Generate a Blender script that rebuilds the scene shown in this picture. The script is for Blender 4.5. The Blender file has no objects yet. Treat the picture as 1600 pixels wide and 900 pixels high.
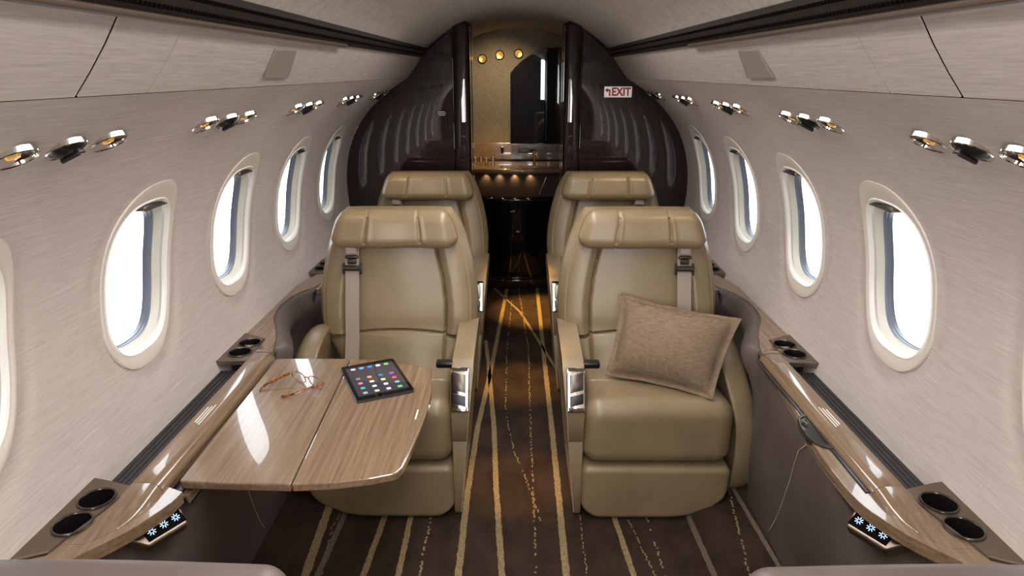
import bpy, bmesh, math, random
from mathutils import Vector, Matrix
random.seed(7)
S = bpy.context.scene
COL = S.collection
PI = math.pi

# ------------------------------------------------------------------ camera
cd = bpy.data.cameras.new('camera'); cam = bpy.data.objects.new('camera', cd); COL.objects.link(cam)
cam.location = (0, 0, 1.5)
cam.rotation_euler = (math.radians(90 - 18.333), 0, math.radians(0.427))
cd.sensor_width = 36.0; cd.lens = 1020.0 / 1600 * 36.0; cd.clip_start = 0.02; cd.clip_end = 100
S.camera = cam
# ------------------------------------------------------------------ world: bright apron ahead, dim hangar behind
wd = bpy.data.worlds.new('world'); S.world = wd; wd.use_nodes = True
nt = wd.node_tree; nt.nodes.clear()
wo = nt.nodes.new('ShaderNodeOutputWorld'); bg = nt.nodes.new('ShaderNodeBackground')
tc = nt.nodes.new('ShaderNodeTexCoord'); sp = nt.nodes.new('ShaderNodeSeparateXYZ')
cr = nt.nodes.new('ShaderNodeValToRGB')
nt.links.new(tc.outputs['Generated'], sp.inputs[0])
mr = nt.nodes.new('ShaderNodeMapRange'); mr.inputs[1].default_value = -1; mr.inputs[2].default_value = 1
nt.links.new(sp.outputs['Y'], mr.inputs[0]); nt.links.new(mr.outputs[0], cr.inputs[0])
cr.color_ramp.elements[0].position = 0.40; cr.color_ramp.elements[0].color = (0.02, 0.02, 0.025, 1)
cr.color_ramp.elements[1].position = 0.55; cr.color_ramp.elements[1].color = (0.93, 0.97, 1.0, 1)
nt.links.new(cr.outputs[0], bg.inputs[0]); bg.inputs[1].default_value = 5.0
nt.links.new(bg.outputs[0], wo.inputs[0])
# ------------------------------------------------------------------ lamps of the cabin and added fill lights
def area(name, loc, rot, sx, sy, power, col=(1, .93, .84), spread=PI):
    l = bpy.data.lights.new(name, 'AREA'); l.shape = 'RECTANGLE'; l.size = sx; l.size_y = sy
    l.energy = power; l.color = col; l.spread = spread
    o = bpy.data.objects.new(name, l); COL.objects.link(o); o.location = loc; o.rotation_euler = rot
    return o
def spot(name, loc, to, power, ang, col, blend=.6, r=.02):
    l = bpy.data.lights.new(name, 'SPOT'); l.energy = power; l.spot_size = math.radians(ang); l.color = col
    l.spot_blend = blend; l.shadow_soft_size = r
    o = bpy.data.objects.new(name, l); COL.objects.link(o); o.location = loc
    o.rotation_euler = (Vector(to) - Vector(loc)).to_track_quat('-Z', 'Y').to_euler()
    return o
# unseen soft fill under the dome, added to brighten the cabin from above
area('ceiling_fill', (0, .85, 1.78), (0, 0, 0), .22, 3.9, 32, (1, .97, .94), 2.75)
# two unseen fill lights behind the camera, added to brighten the cabin frontally
area('rear_fill', (-.46, -1.0, 1.38), (math.radians(90), 0, math.radians(-6)), .50, .6, 19, (1, .97, .95))
area('rear_fill', (.50, -1.0, 1.38), (math.radians(90), 0, math.radians(8)), .26, .6, 13, (1, .97, .95))
AMB = (1, .58, .15)
spot('aisle_lamp', (.03, 3.95, 1.74), (.14, 4.05, 0), 360, 24, AMB, .8)
spot('aisle_lamp', (0, 3.1, 1.76), (.02, 3.0, 0), 170, 19, AMB, .9)
spot('aisle_lamp', (0, 1.95, 1.76), (.02, 2.15, 0), 110, 18, AMB, .9)
spot('galley_lamp', (-.15, 4.6, 1.70), (-.18, 4.72, .85), 22, 60, AMB, .8)
spot('galley_lamp', (-.1, 4.45, 1.72), (-.13, 5.0, 1.25), 14, 90, (1, .85, .6), .9)
for s in (-1, 1):   # reading lights of the far and near seats
    spot('reading_beam', (s*.68, 2.96, 1.37), (s*.45, 3.36, .95), 5, 55, (1, .80, .55), 1)
    spot('reading_beam', (s*.68, 2.20, 1.37), (s*.46, 2.40, .98), 1.6, 60, (1, .80, .55), 1)
S.view_settings.view_transform = 'Standard'; S.view_settings.look = 'None'
S.view_settings.exposure = 0.18; S.view_settings.gamma = 1.0; S.view_settings.use_curve_mapping = False

# ------------------------------------------------------------------ materials
def lin(r, g, b):
    f = lambda c: (c/255/12.92) if c/255 <= .04045 else ((c/255+.055)/1.055)**2.4
    return (f(r), f(g), f(b), 1)
def mat(name, col, rough=.5, metal=0, coat=0, spec=.5, emit=None, es=0, coatr=.03):
    m = bpy.data.materials.new(name); m.use_nodes = True
    b = m.node_tree.nodes['Principled BSDF']
    b.inputs['Base Color'].default_value = col; b.inputs['Roughness'].default_value = rough
    b.inputs['Metallic'].default_value = metal; b.inputs['Coat Weight'].default_value = coat
    b.inputs['Coat Roughness'].default_value = coatr; b.inputs['Specular IOR Level'].default_value = spec
    if emit: b.inputs['Emission Color'].default_value = emit; b.inputs['Emission Strength'].default_value = es
    return m
def streak(m, c1, c2, scale, stretch, detail=6, lo=.35, hi=.7, bump=0, bscale=None, rough_var=None, extra=None):
    n = m.node_tree; b = n.nodes['Principled BSDF']; L = n.links
    t = n.nodes.new('ShaderNodeTexCoord'); mp = n.nodes.new('ShaderNodeMapping'); mp.inputs['Scale'].default_value = stretch
    L.new(t.outputs['Object'], mp.inputs[0])
    ns = n.nodes.new('ShaderNodeTexNoise'); ns.inputs['Scale'].default_value = scale; ns.inputs['Detail'].default_value = detail
    ns.inputs['Roughness'].default_value = .65
    L.new(mp.outputs[0], ns.inputs['Vector'])
    r = n.nodes.new('ShaderNodeValToRGB'); r.color_ramp.elements[0].position = lo; r.color_ramp.elements[1].position = hi
    r.color_ramp.elements[0].color = c1; r.color_ramp.elements[1].color = c2
    L.new(ns.outputs['Fac'], r.inputs[0])
    out = r.outputs[0]
    if extra:
        e_col, e_scale, e_stretch, e_lo, e_hi, e_mix = extra
        mp2 = n.nodes.new('ShaderNodeMapping'); mp2.inputs['Scale'].default_value = e_stretch; L.new(t.outputs['Object'], mp2.inputs[0])
        n2 = n.nodes.new('ShaderNodeTexNoise'); n2.inputs['Scale'].default_value = e_scale; n2.inputs['Detail'].default_value = 4
        L.new(mp2.outputs[0], n2.inputs['Vector'])
        r2 = n.nodes.new('ShaderNodeValToRGB'); r2.color_ramp.elements[0].position = e_lo; r2.color_ramp.elements[1].position = e_hi
        r2.color_ramp.elements[0].color = (0, 0, 0, 1); r2.color_ramp.elements[1].color = (e_mix, e_mix, e_mix, 1)
        L.new(n2.outputs['Fac'], r2.inputs[0])
        mx = n.nodes.new('ShaderNodeMixRGB'); mx.inputs[2].default_value = e_col
        L.new(r2.outputs[0], mx.inputs[0]); L.new(out, mx.inputs[1]); out = mx.outputs[0]
    L.new(out, b.inputs['Base Color'])
    if bump:
        bp = n.nodes.new('ShaderNodeBump'); bp.inputs['Strength'].default_value = bump; bp.inputs['Distance'].default_value = .001
        if bscale:
            n3 = n.nodes.new('ShaderNodeTexNoise'); n3.inputs['Scale'].default_value = bscale; n3.inputs['Detail'].default_value = 3
            L.new(t.outputs['Object'], n3.inputs['Vector']); L.new(n3.outputs['Fac'], bp.inputs['Height'])
        else: L.new(ns.outputs['Fac'], bp.inputs['Height'])
        L.new(bp.outputs[0], b.inputs['Normal'])
    return m
M = {}
M['fabric'] = streak(mat('wall_fabric', lin(182, 171, 162), .85, spec=.2), lin(182, 170, 163), lin(202, 191, 184), 190, (1, .06, 1.2), 5, .3, .72, .2,
                     extra=(lin(232, 225, 217), 110, (1, .05, 2.2), .60, .78, .4))
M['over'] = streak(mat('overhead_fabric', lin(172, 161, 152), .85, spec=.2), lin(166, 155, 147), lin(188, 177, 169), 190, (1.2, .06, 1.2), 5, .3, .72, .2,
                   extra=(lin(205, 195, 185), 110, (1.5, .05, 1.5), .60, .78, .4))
M['dome'] = streak(mat('ceiling_fabric', lin(178, 168, 158), .9, spec=.15), lin(180, 170, 161), lin(206, 197, 188), 40, (1, 1, 1), 6, .3, .7, .2)
M['surround'] = mat('window_surround_plastic', lin(214, 204, 193), .45)
M['white'] = mat('window_lip_white', lin(238, 235, 228), .3)
M['cream'] = mat('window_reveal_cream', lin(214, 211, 200), .35)
M['gasket'] = mat('window_gasket_blue_grey', lin(120, 128, 142), .3)
M['pull'] = mat('shade_pull_grey', lin(120, 112, 104), .25, .8)
M['leather'] = streak(mat('tan_leather', lin(148, 127, 98), .38, coat=.18, coatr=.28), lin(128, 110, 83), lin(143, 124, 95), 6, (1, 1, 1), 3, .3, .7, .22, 420)
M['thread'] = mat('pale_thread', lin(190, 175, 150), .7)
M['brownl'] = streak(mat('brown_leather', lin(92, 80, 74), .5, coat=.08, coatr=.3), lin(84, 72, 67), lin(98, 86, 80), 5, (1, 1, 1), 3, .3, .7, .2, 400)
M['wood'] = streak(mat('glossy_wood', lin(165, 135, 105), .25, coat=1, coatr=.012), lin(102, 80, 60), lin(150, 125, 99), 55, (1.8, .06, 1.8), 8, .28, .74,
                   extra=(lin(96, 72, 52), 130, (1.6, .05, 1.6), .60, .78, .45))
M['bronze'] = mat('bronze_metal', lin(128, 114, 100), .35, .85)
M['cupdark'] = mat('cup_well', lin(62, 56, 56), .2, .8)
M['chrome'] = mat('chrome', lin(215, 208, 200), .08, 1)
M['dchrome'] = mat('dark_chrome', lin(90, 84, 78), .22, .8)
M['gold'] = mat('lamp_gold', lin(220, 160, 60), .2, 1, emit=(1, .55, .15, 1), es=.3)
M['black'] = mat('black_plastic', lin(22, 20, 21), .3)
M['rib'] = mat('ribbed_rubber', lin(44, 40, 42), .5)
M['gloss'] = streak(mat('dark_gloss_veneer', lin(34, 25, 23), .35, coat=1, coatr=.008, spec=.05), lin(30, 21, 20), lin(44, 33, 30), 30, (4, 4, .3), 5)
M['galblack'] = mat('black_gloss', lin(10, 9, 10), .3, coat=1, coatr=.01, spec=.05)
M['taupe'] = mat('taupe_grille', lin(138, 128, 117), .6)
M['seam'] = mat('seam_shadow_gap', lin(18, 15, 14), .9, spec=0)
M['slot'] = mat('slot_black', lin(14, 12, 11), .9, spec=.05)
M['rail'] = mat('rail_bronze', lin(42, 35, 30), .6, 0, coat=0, spec=.2)
M['raillip'] = mat('rail_lip', lin(92, 78, 66), .4, .3)
M['carpet'] = streak(mat('brown_carpet', lin(74, 58, 46), .95, spec=.1), lin(40, 30, 24), lin(63, 49, 39), 9, (1, .6, 1), 6, .3, .72, .6, 700)
M['stripe'] = streak(mat('carpet_stripe', lin(170, 145, 105), .9, spec=.1), lin(80, 65, 47), lin(158, 137, 102), 260, (1, 1, 1), 4, .3, .66, .6, 600)
M['kerb'] = streak(mat('carpet_kerb', lin(98, 84, 72), .9, spec=.15), lin(84, 72, 62), lin(120, 104, 90), 200, (1, 1, 1), 4)
M['linen'] = streak(mat('linen_cloth', lin(150, 128, 106), .9, spec=.15), lin(104, 86, 70), lin(144, 123, 102), 420, (.10, .10, 1), 5, .3, .7, .5,
                    extra=(lin(172, 150, 126), 420, (1, 1, .06), .55, .75, .55))
M['belt'] = mat('belt_webbing', lin(158, 143, 132), .7)
M['amberwall'] = streak(mat('woven_wall_panel', lin(140, 122, 96), .85), lin(88, 78, 64), lin(160, 142, 114), 90, (.5, 1, 3), 5, .3, .72, .6)
M['screen'] = mat('tablet_screen', lin(46, 44, 54), .1, coat=1, coatr=.01, emit=lin(70, 66, 84), es=.35)
M['tabmetal'] = mat('tablet_aluminium', lin(96, 96, 98), .3, .9)
M['sign'] = mat('exit_sign_white', lin(235, 228, 222), .4, emit=lin(235, 225, 220), es=.25)
M['red'] = mat('exit_red', lin(178, 22, 34), .4)
M['print'] = mat('print_white', lin(225, 222, 215), .5)
M['ledblue'] = mat('lit_icon', lin(150, 200, 255), .5, emit=(.5, .75, 1, 1), es=1.5)
M['warmlamp'] = mat('warm_lamp', (1, .8, .5, 1), .4, emit=(1, .6, .25, 1), es=1)
M['recess'] = mat('recess_panel', lin(70, 54, 44), .6, spec=.2)
# tortoiseshell
M['tort'] = streak(mat('tortoiseshell', lin(170, 80, 30), .12, coat=1, coatr=.02), lin(40, 20, 11), lin(168, 98, 54), 110, (1, 1, 1), 3, .4, .56)
# ribbed pattern & perforations live in the surface
def ribs(m, axis, freq, strength):
    n = m.node_tree; L = n.links; b = n.nodes['Principled BSDF']
    t = n.nodes.new('ShaderNodeTexCoord'); w = n.nodes.new('ShaderNodeTexWave'); w.bands_direction = axis; w.inputs['Scale'].default_value = freq
    L.new(t.outputs['Object'], w.inputs['Vector'])
    bp = n.nodes.new('ShaderNodeBump'); bp.inputs['Strength'].default_value = strength; bp.inputs['Distance'].default_value = .002
    L.new(w.outputs['Fac'], bp.inputs['Height']); L.new(bp.outputs[0], b.inputs['Normal'])
def glass(name, tint=(1, 1, 1, 1)):
    m = bpy.data.materials.new(name); m.use_nodes = True; n = m.node_tree; n.nodes.clear()
    o = n.nodes.new('ShaderNodeOutputMaterial'); mx = n.nodes.new('ShaderNodeMixShader'); tr = n.nodes.new('ShaderNodeBsdfTransparent')
    gl = n.nodes.new('ShaderNodeBsdfGlossy'); gl.inputs['Roughness'].default_value = .01; lw = n.nodes.new('ShaderNodeLayerWeight'); fr = n.nodes.new('ShaderNodeMath'); fr.operation = 'POWER'; fr.inputs[1].default_value = 5
    n.links.new(lw.outputs['Facing'], fr.inputs[0])
    tr.inputs[0].default_value = tint
    n.links.new(fr.outputs[0], mx.inputs[0]); n.links.new(tr.outputs[0], mx.inputs[1]); n.links.new(gl.outputs[0], mx.inputs[2]); n.links.new(mx.outputs[0], o.inputs[0])
    return m
M['glass'] = glass('pane_glass'); M['lens'] = glass('lens_glass', (.97, .97, .97, 1))

# ------------------------------------------------------------------ object helpers
def obj(name, bm, m, parent=None, smooth=True, angle=35, **tags):
    me = bpy.data.meshes.new(name)
    bmesh.ops.recalc_face_normals(bm, faces=bm.faces[:])
    bm.to_mesh(me); bm.free()
    for mm in (m if isinstance(m, (list, tuple)) else [m]): me.materials.append(mm)
    o = bpy.data.objects.new(name, me); COL.objects.link(o)
    if smooth:
        for p in me.polygons: p.use_smooth = True
        try: me.set_sharp_from_angle(angle=math.radians(angle))
        except Exception: pass
    if parent: o.parent = parent
    for k, v in tags.items(): o[k] = v
    return o
def thing(name, label, cat, loc=(0, 0, 0), group=None, kind=None):
    o = bpy.data.objects.new(name, None); COL.objects.link(o); o.location = loc; o.empty_display_size = .05
    if label: o['label'] = label
    if cat: o['category'] = cat
    if group: o['group'] = group
    if kind: o['kind'] = kind
    return o
def tag(o, label, cat, group=None):
    o['label'] = label; o['category'] = cat
    if group: o['group'] = group
    return o
def struct(o): o['kind'] = 'structure'; return o
def dup(root, loc=None, label=None, group=None):
    r = root.copy(); COL.objects.link(r)
    if loc is not None: r.location = loc
    if label: r['label'] = label
    if group: r['group'] = group
    for ch in list(root.children):
        c = ch.copy(); COL.objects.link(c); c.parent = r
        for g in ch.children:
            d = g.copy(); COL.objects.link(d); d.parent = c
    return r
def bevel(o, w, seg=3, ang=40):
    md = o.modifiers.new('bevel', 'BEVEL'); md.width = w; md.segments = seg; md.limit_method = 'ANGLE'; md.angle_limit = math.radians(ang)
    return o
def grid(bm, P, close_u=False, close_v=False, mi=0):
    V = [[bm.verts.new(p) for p in row] for row in P]
    nu, nv = len(V), len(V[0]); F = []
    for i in range(nu if close_u else nu-1):
        for j in range(nv if close_v else nv-1):
            a, b, c, d = V[i][j], V[(i+1) % nu][j], V[(i+1) % nu][(j+1) % nv], V[i][(j+1) % nv]
            try: f = bm.faces.new((a, b, c, d)); f.material_index = mi; F.append(f)
            except ValueError: pass
    return V
def axis_samples(h, r, n, k=4):
    a = [-h + r*i/k for i in range(k)]
    inner = h - r
    a += [-inner + 2*inner*i/n for i in range(n+1)] if inner > 1e-6 else [0]
    a += [h - r + r*(i+1)/k for i in range(k)]
    return a
def rbox(bm, c, size, r=.01, n=(2, 2, 2), warp=None, k=4, mi=0):
    hx, hy, hz = size[0]/2, size[1]/2, size[2]/2
    r = min(r, hx*.999, hy*.999, hz*.999)
    ax = [axis_samples(h, r, m, k) for h, m in zip((hx, hy, hz), n)]
    cache = {}
    def vert(i, j, l):
        key = (i, j, l)
        if key in cache: return cache[key]
        p = Vector((ax[0][i], ax[1][j], ax[2][l]))
        q = Vector((max(-(hx-r), min(hx-r, p.x)), max(-(hy-r), min(hy-r, p.y)), max(-(hz-r), min(hz-r, p.z))))
        d = p - q
        if d.length > 1e-9: p = q + d.normalized()*r
        p = p + Vector(c)
        if warp: p = Vector(warp(p.x, p.y, p.z))
        v = bm.verts.new(p); cache[key] = v
        return v
    N = [len(a)-1 for a in ax]
    for f, (a, b) in ((0, (1, 2)), (1, (0, 2)), (2, (0, 1))):
        for e in (0, N[f]):
            for i in range(N[a]):
                for j in range(N[b]):
                    idx = []
                    for di, dj in ((0, 0), (1, 0), (1, 1), (0, 1)):
                        t = [0, 0, 0]; t[f] = e; t[a] = i+di; t[b] = j+dj; idx.append(vert(*t))
                    try: fc = bm.faces.new(idx); fc.material_index = mi
                    except ValueError: pass
def tube(bm, pts, r, seg=8, closed=False, flat=1.0, mi=0):
    P = [Vector(p) for p in pts]; rings = []
    n = len(P); up = Vector((0, 0, 1))
    for i, p in enumerate(P):
        if closed: t = P[(i+1) % n] - P[i-1]
        else: t = P[min(i+1, n-1)] - P[max(i-1, 0)]
        t.normalize()
        a = t.cross(up)
        if a.length < .05: a = t.cross(Vector((0, 1, 0)))
        a.normalize(); b = a.cross(t)
        rr = r[i] if isinstance(r, (list, tuple)) else r
        rings.append([p + a*math.cos(2*PI*k/seg)*rr + b*math.sin(2*PI*k/seg)*rr*flat for k in range(seg)])
    V = grid(bm, rings, close_u=closed, close_v=True, mi=mi)
    if not closed:
        for ring in (V[0], V[-1]):
            try: bm.faces.new(ring).material_index = mi
            except ValueError: pass
def plate(bm, outer, holes, z0, z1, axis='z'):
    def put(u, v, w):
        return (u, v, w) if axis == 'z' else ((u, w, v) if axis == 'y' else (w, u, v))
    allv = {}
    for z in (z0, z1):
        loops = []
        edges = []
        for L in [outer] + holes:
            vs = [bm.verts.new(put(u, v, z)) for u, v in L]; loops.append(vs)
            edges += [bm.edges.new((vs[i], vs[(i+1) % len(vs)])) for i in range(len(vs))]
        bmesh.ops.triangle_fill(bm, use_beauty=True, use_dissolve=False, edges=edges)
        allv[z] = loops
    for A, B in zip(allv[z0], allv[z1]):
        for i in range(len(A)):
            j = (i+1) % len(A)
            bm.faces.new((A[i], A[j], B[j], B[i]))
def circ(cx, cy, r, n=40): return [(cx + r*math.cos(2*PI*i/n), cy + r*math.sin(2*PI*i/n)) for i in range(n)]
def interp(x, T):
    if x <= T[0][0]: return T[0][1]
    for (a, fa), (b, fb) in zip(T, T[1:]):
        if x <= b: return fa + (fb-fa)*(x-a)/(b-a)
    return T[-1][1]
def cspl(x, T):   # smooth (Catmull-Rom, monotone enough) interpolation
    if x <= T[0][0]: return T[0][1]
    if x >= T[-1][0]: return T[-1][1]
    for i in range(len(T)-1):
        if x <= T[i+1][0]: break
    x0, y0 = T[i]; x1, y1 = T[i+1]; h = x1-x0; t = (x-x0)/h
    xm, ym = T[i-1] if i > 0 else (x0-h, y0-(y1-y0)); xp, yp = T[i+2] if i+2 < len(T) else (x1+h, y1+(y1-y0))
    m0 = (y1-ym)/(x1-xm)*h; m1 = (yp-y0)/(xp-x0)*h
    return (2*t**3-3*t*t+1)*y0 + (t**3-2*t*t+t)*m0 + (-2*t**3+3*t*t)*y1 + (t**3-t*t)*m1
def smooth(a, b, x):
    t = max(0, min(1, (x-a)/(b-a))); return t*t*(3-2*t)

# ================================================================== SHELL
CO = [-0.98181433, 3.20909509, -4.49989615, 3.14521336, 0.07387458]
def XW(z):
    if z < .60: return XW(.60) - (.60-z)*.2
    r = 0
    for c in CO: r = r*z + c
    return r
Y0, YB, Y1 = -1.1, 3.66, 5.05
ZC = 1.467
WIN = [.968 - .575*2, .968 - .575, .968, 1.547, 2.109, 2.686, 3.266]
ZW = 1.019
def sup(a, hw, hh, e):
    c, s = math.cos(a), math.sin(a)
    r = (abs(c/hw)**e + abs(s/hh)**e)**(-1/e)
    return r*c, r*s
NA = 96
def outline(hw, hh, e): return [sup(2*PI*i/NA, hw, hh, e) for i in range(NA)]
def build_wall(s):
    bm = bmesh.new()
    bounds = [Y0] + [(a+b)/2 for a, b in zip(WIN, WIN[1:])] + [YB]
    zlo, zhi = .58, ZC
    hole = outline(.148, .222, 2.7)
    for wi, yc in enumerate(WIN):
        ya, yb = bounds[wi], bounds[wi+1]
        rings = []
        K = 16
        cor = {}
        for cy, cz in ((ya, zlo), (ya, zhi), (yb, zlo), (yb, zhi)):
            a = math.atan2(cz-ZW, cy-yc) % (2*PI); cor[min(range(NA), key=lambda i: abs((2*PI*i/NA - a + PI) % (2*PI) - PI))] = (cy, cz)
        for k in range(K+1):
            t = k/K; ring = []
            for i in range(NA):
                h = hole[i]
                if i in cor: B = cor[i]
                else:
                    a = 2*PI*i/NA; c, d = math.cos(a), math.sin(a); L = []
                    if c > 1e-6: L.append((yb-yc)/c)
                    if c < -1e-6: L.append((ya-yc)/c)
                    if d > 1e-6: L.append((zhi-ZW)/d)
                    if d < -1e-6: L.append((zlo-ZW)/d)
                    r = min(L); B = (yc + r*c, ZW + r*d)
                y = (yc+h[0])*(1-t) + B[0]*t; z = (ZW+h[1])*(1-t) + B[1]*t
                # soft crowned dish around the window
                rr = math.hypot((y-yc)/.165, (z-ZW)/.24)
                x = XW(z) + .006*math.exp(-((rr-1.12)/.10)**2)*(1 if z < ZW-.1 else .4)
                ring.append((s*x, y, z))
            rings.append(ring)
        grid(bm, rings, close_v=True)
    zs = [zlo + (zhi-zlo)*i/30 for i in range(31)]
    grid(bm, [[(s*XW(z), y, z) for z in zs] for y in (YB, (YB+Y1)/2, Y1)])
    bmesh.ops.remove_doubles(bm, verts=bm.verts[:], dist=1e-4)
    return struct(obj('wall_left' if s < 0 else 'wall_right', bm, M['fabric'], angle=60))
for s in (-1, 1): build_wall(s)
# dome
DOME = [(.500, 1.592), (.485, 1.618), (.44, 1.655), (.385, 1.692), (.32, 1.727), (.25, 1.757), (.17, 1.778), (.08, 1.790), (0, 1.794)]
bm = bmesh.new()
prof = [(-x, z) for x, z in DOME] + [(x, z) for x, z in DOME[::-1][1:]]
grid(bm, [[(x, Y0 + (Y1-Y0)*i/40, z) for x, z in prof] for i in range(41)])
struct(obj('ceiling', bm, M['dome'], angle=60))
# overhead panels between crease and rail, with gaps; a dark backing behind them
segs = [(Y0, .8965, 'foremost long overhead fabric panel running past the picture edge'), (.9035, 1.073, 'short overhead fabric panel between the bold seam and a fine seam'),
        (1.076, 2.10, 'overhead fabric panel carrying the taupe grille'), (2.102, YB, 'farthest overhead fabric panel ending at the dark bulkhead')]
for s in (-1, 1):
    sd = 'left' if s < 0 else 'right'
    bm = bmesh.new()
    grid(bm, [[(s*.606, y, 1.457), (s*.601, y, 1.478), (s*.52, y, 1.605)] for y in (Y0, Y1)])
    struct(obj('trim_1' if s < 0 else 'trim_2', bm, M['seam']))
    for a, b, lb in segs:
        bm = bmesh.new()
        P = [(.5865, 1.4680), (.560, 1.500), (.535, 1.533), (.510, 1.570), (.507, 1.578), (.5086, 1.579), (.5116, 1.5712), (.5366, 1.5342), (.5616, 1.5012), (.5881, 1.4692)]
        V = grid(bm, [[(s*x, y, z) for x, z in P] for y in (a, b)], close_v=True)
        bm.faces.new(V[0]); bm.faces.new(V[1])
        pan = obj('overhead_panel', bm, M['over'])
        if 'grille' in lb: gpan = pan
        tag(pan, lb + ' above the %s windows' % sd, 'ceiling panel', 'overhead panels')
    # taupe inset grille
    bm = bmesh.new()
    q = [(1.645 if s > 0 else 1.64, .20), (1.518 if s > 0 else 1.50, .22), (1.518 if s > 0 else 1.53, .80), (1.694, .82)]
    def op(u, y, off):   # u from rail (0) to crease (1)
        x = .510 + (.583-.510)*u; z = 1.570 + (1.4685-1.570)*u
        nx, nz = -.81, -.58
        return (s*(x+nx*off), y, z+nz*off)
    A = [op(u, y, .0004) for y, u in q]; B = [op(u, y, .005) for y, u in q]
    va = [bm.verts.new(p) for p in A]; vb = [bm.verts.new(p) for p in B]
    bm.faces.new(va); bm.faces.new(vb)
    for i in range(4): bm.faces.new((va[i], va[(i+1) % 4], vb[(i+1) % 4], vb[i]))
    o = obj('speaker_grille', bm, M['taupe'], gpan, label='taupe slanted grille'); bevel(o, .0015, 2)
    # rail
    t = thing('air_outlet_rail', 'dark slotted air outlet rail running along the %s edge of the ceiling' % sd, 'rail', (s*.49, 1.3, 1.59), 'ceiling rails')
    loc = Vector(t.location)
    bm = bmesh.new()
    P = [(.507, 1.572), (.488, 1.576), (.474, 1.590), (.468, 1.604), (.472, 1.616), (.486, 1.620), (.504, 1.600)]
    grid(bm, [[Vector((s*x, y, z))-loc for x, z in P] for y in (Y0, YB)], close_v=True)
    obj('rail_body', bm, M['rail'], t)
    bm = bmesh.new()
    rbox(bm, Vector((s*.498, .45, 1.571))-loc, (.022, 3.1, .010), .004, (1, 4, 1))
    obj('lower_lip', bm, M['raillip'], t, label='brown lower lip')
    bm = bmesh.new()
    y = .3
    while y < 3.5:
        for (x, z) in ((.4795, 1.5835), (.469, 1.600)):
            rbox(bm, Vector((s*x, y, z))-loc, (.008, .006, .006), .002, (1, 1, 1), k=1)
        y += .0115
    obj('outlet_slot', bm, M['slot'], t, kind='stuff', label='rows of black slots')

# ================================================================== WINDOWS
def build_window(n, s, yc):
    root = thing('window_%d' % n, None, None, (s*XW(ZW), yc, ZW), kind='structure'); L = Vector(root.location)
    def ring(hw, hh, e, off, zoff=0):
        out = []
        for u, v in outline(hw, hh, e):
            if v < 0: u += .055*v*min(1, -v/.1); u *= 1 - .9*(v/.235)**4*.10
            z = ZW + v + zoff; out.append(Vector((s*(XW(z)+off), yc+u, z)) - L)
        return out
    bm = bmesh.new()
    grid(bm, [ring(.158, .235, 2.6, .003), ring(.156, .233, 2.6, -.002), ring(.153, .230, 2.6, -.003), ring(.147, .212, 2.8, -.002, -.002), ring(.140, .194, 3, .001, -.004)], close_v=True)
    obj('window_surround', bm, M['surround'], root, label='greige flange')
    bm = bmesh.new()
    grid(bm, [ring(.140, .194, 3, .001, -.004), ring(.137, .191, 3, -.002, -.004), ring(.132, .186, 3, .001, -.004), ring(.129, .183, 3, .008, -.004)], close_v=True)
    obj('window_lip', bm, M['white'], root, label='white rounded lip')
    bm = bmesh.new()
    grid(bm, [ring(.129, .183, 3, .008, -.004), ring(.131, .184, 3, .015, -.004), ring(.127, .180, 3, .022, -.004), ring(.122, .175, 3, .029, -.004), ring(.120, .173, 3, .031, -.004)], close_v=True)
    obj('window_reveal', bm, M['cream'], root, label='cream reveal')
    bm = bmesh.new()
    grid(bm, [ring(.120, .173, 3, .031, -.004), ring(.119, .172, 3, .035, -.004), ring(.1175, .1705, 3, .036, -.004), ring(.117, .170, 3, .041, -.004), ring(.115, .168, 3, .042, -.004), ring(.114, .167, 3, .052, -.004)], close_v=True)
    obj('window_gasket', bm, M['gasket'], root, label='blue-grey gasket')
    bm = bmesh.new()
    R = [ring(.116*t+.0001, .169*t+.0001, 3, .045, -.004) for t in (1, .66, .33, 0)]
    grid(bm, R, close_v=True)
    obj('window_pane', bm, M['glass'], root)
    # shade cassette at the head of the opening
    bm = bmesh.new()
    z = ZW + .170
    rbox(bm, Vector((s*(XW(z)+.018), yc+.040, z))-L, (.032, .11, .015), .004, (1, 2, 1), k=2)
    ob = obj('shade_cassette', bm, M['pull'], root, label='grey shade cassette')
n = 1
for s in (-1, 1):
    for yc in WIN: build_window(n, s, yc); n += 1

# ================================================================== FLOOR
bm = bmesh.new()
FP = [(-.86, .10), (-.78, .085), (-.66, .055), (-.625, .040), (-.60, .006), (-.585, 0), (0, 0), (.585, 0), (.60, .006), (.625, .040), (.66, .055), (.78, .085), (.86, .10)]
grid(bm, [[(x, Y0 + (Y1-Y0)*i/30, z) for x, z in FP] for i in range(31)])
def fz(x): return interp(x, FP) + .0012
def band(P, w, jit=.0015, step=.012, mi=1):
    # inlaid yarn stripe with slightly ragged edges
    pts = []
    for (a, b) in zip(P, P[1:]):
        n = max(1, int(math.dist(a, b)/step))
        pts += [(a[0]+(b[0]-a[0])*i/n, a[1]+(b[1]-a[1])*i/n) for i in range(n)]
    pts.append(P[-1]); pts = [(x, y) for x, y in pts]
    rows = []
    for x, y in pts:
        l = x - w/2 + random.uniform(-jit, jit); r = x + w/2 + random.uniform(-jit, jit)
        rows.append([(l, y, fz(l)), (r, y, fz(r))])
    grid(bm, rows, mi=mi)
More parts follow.
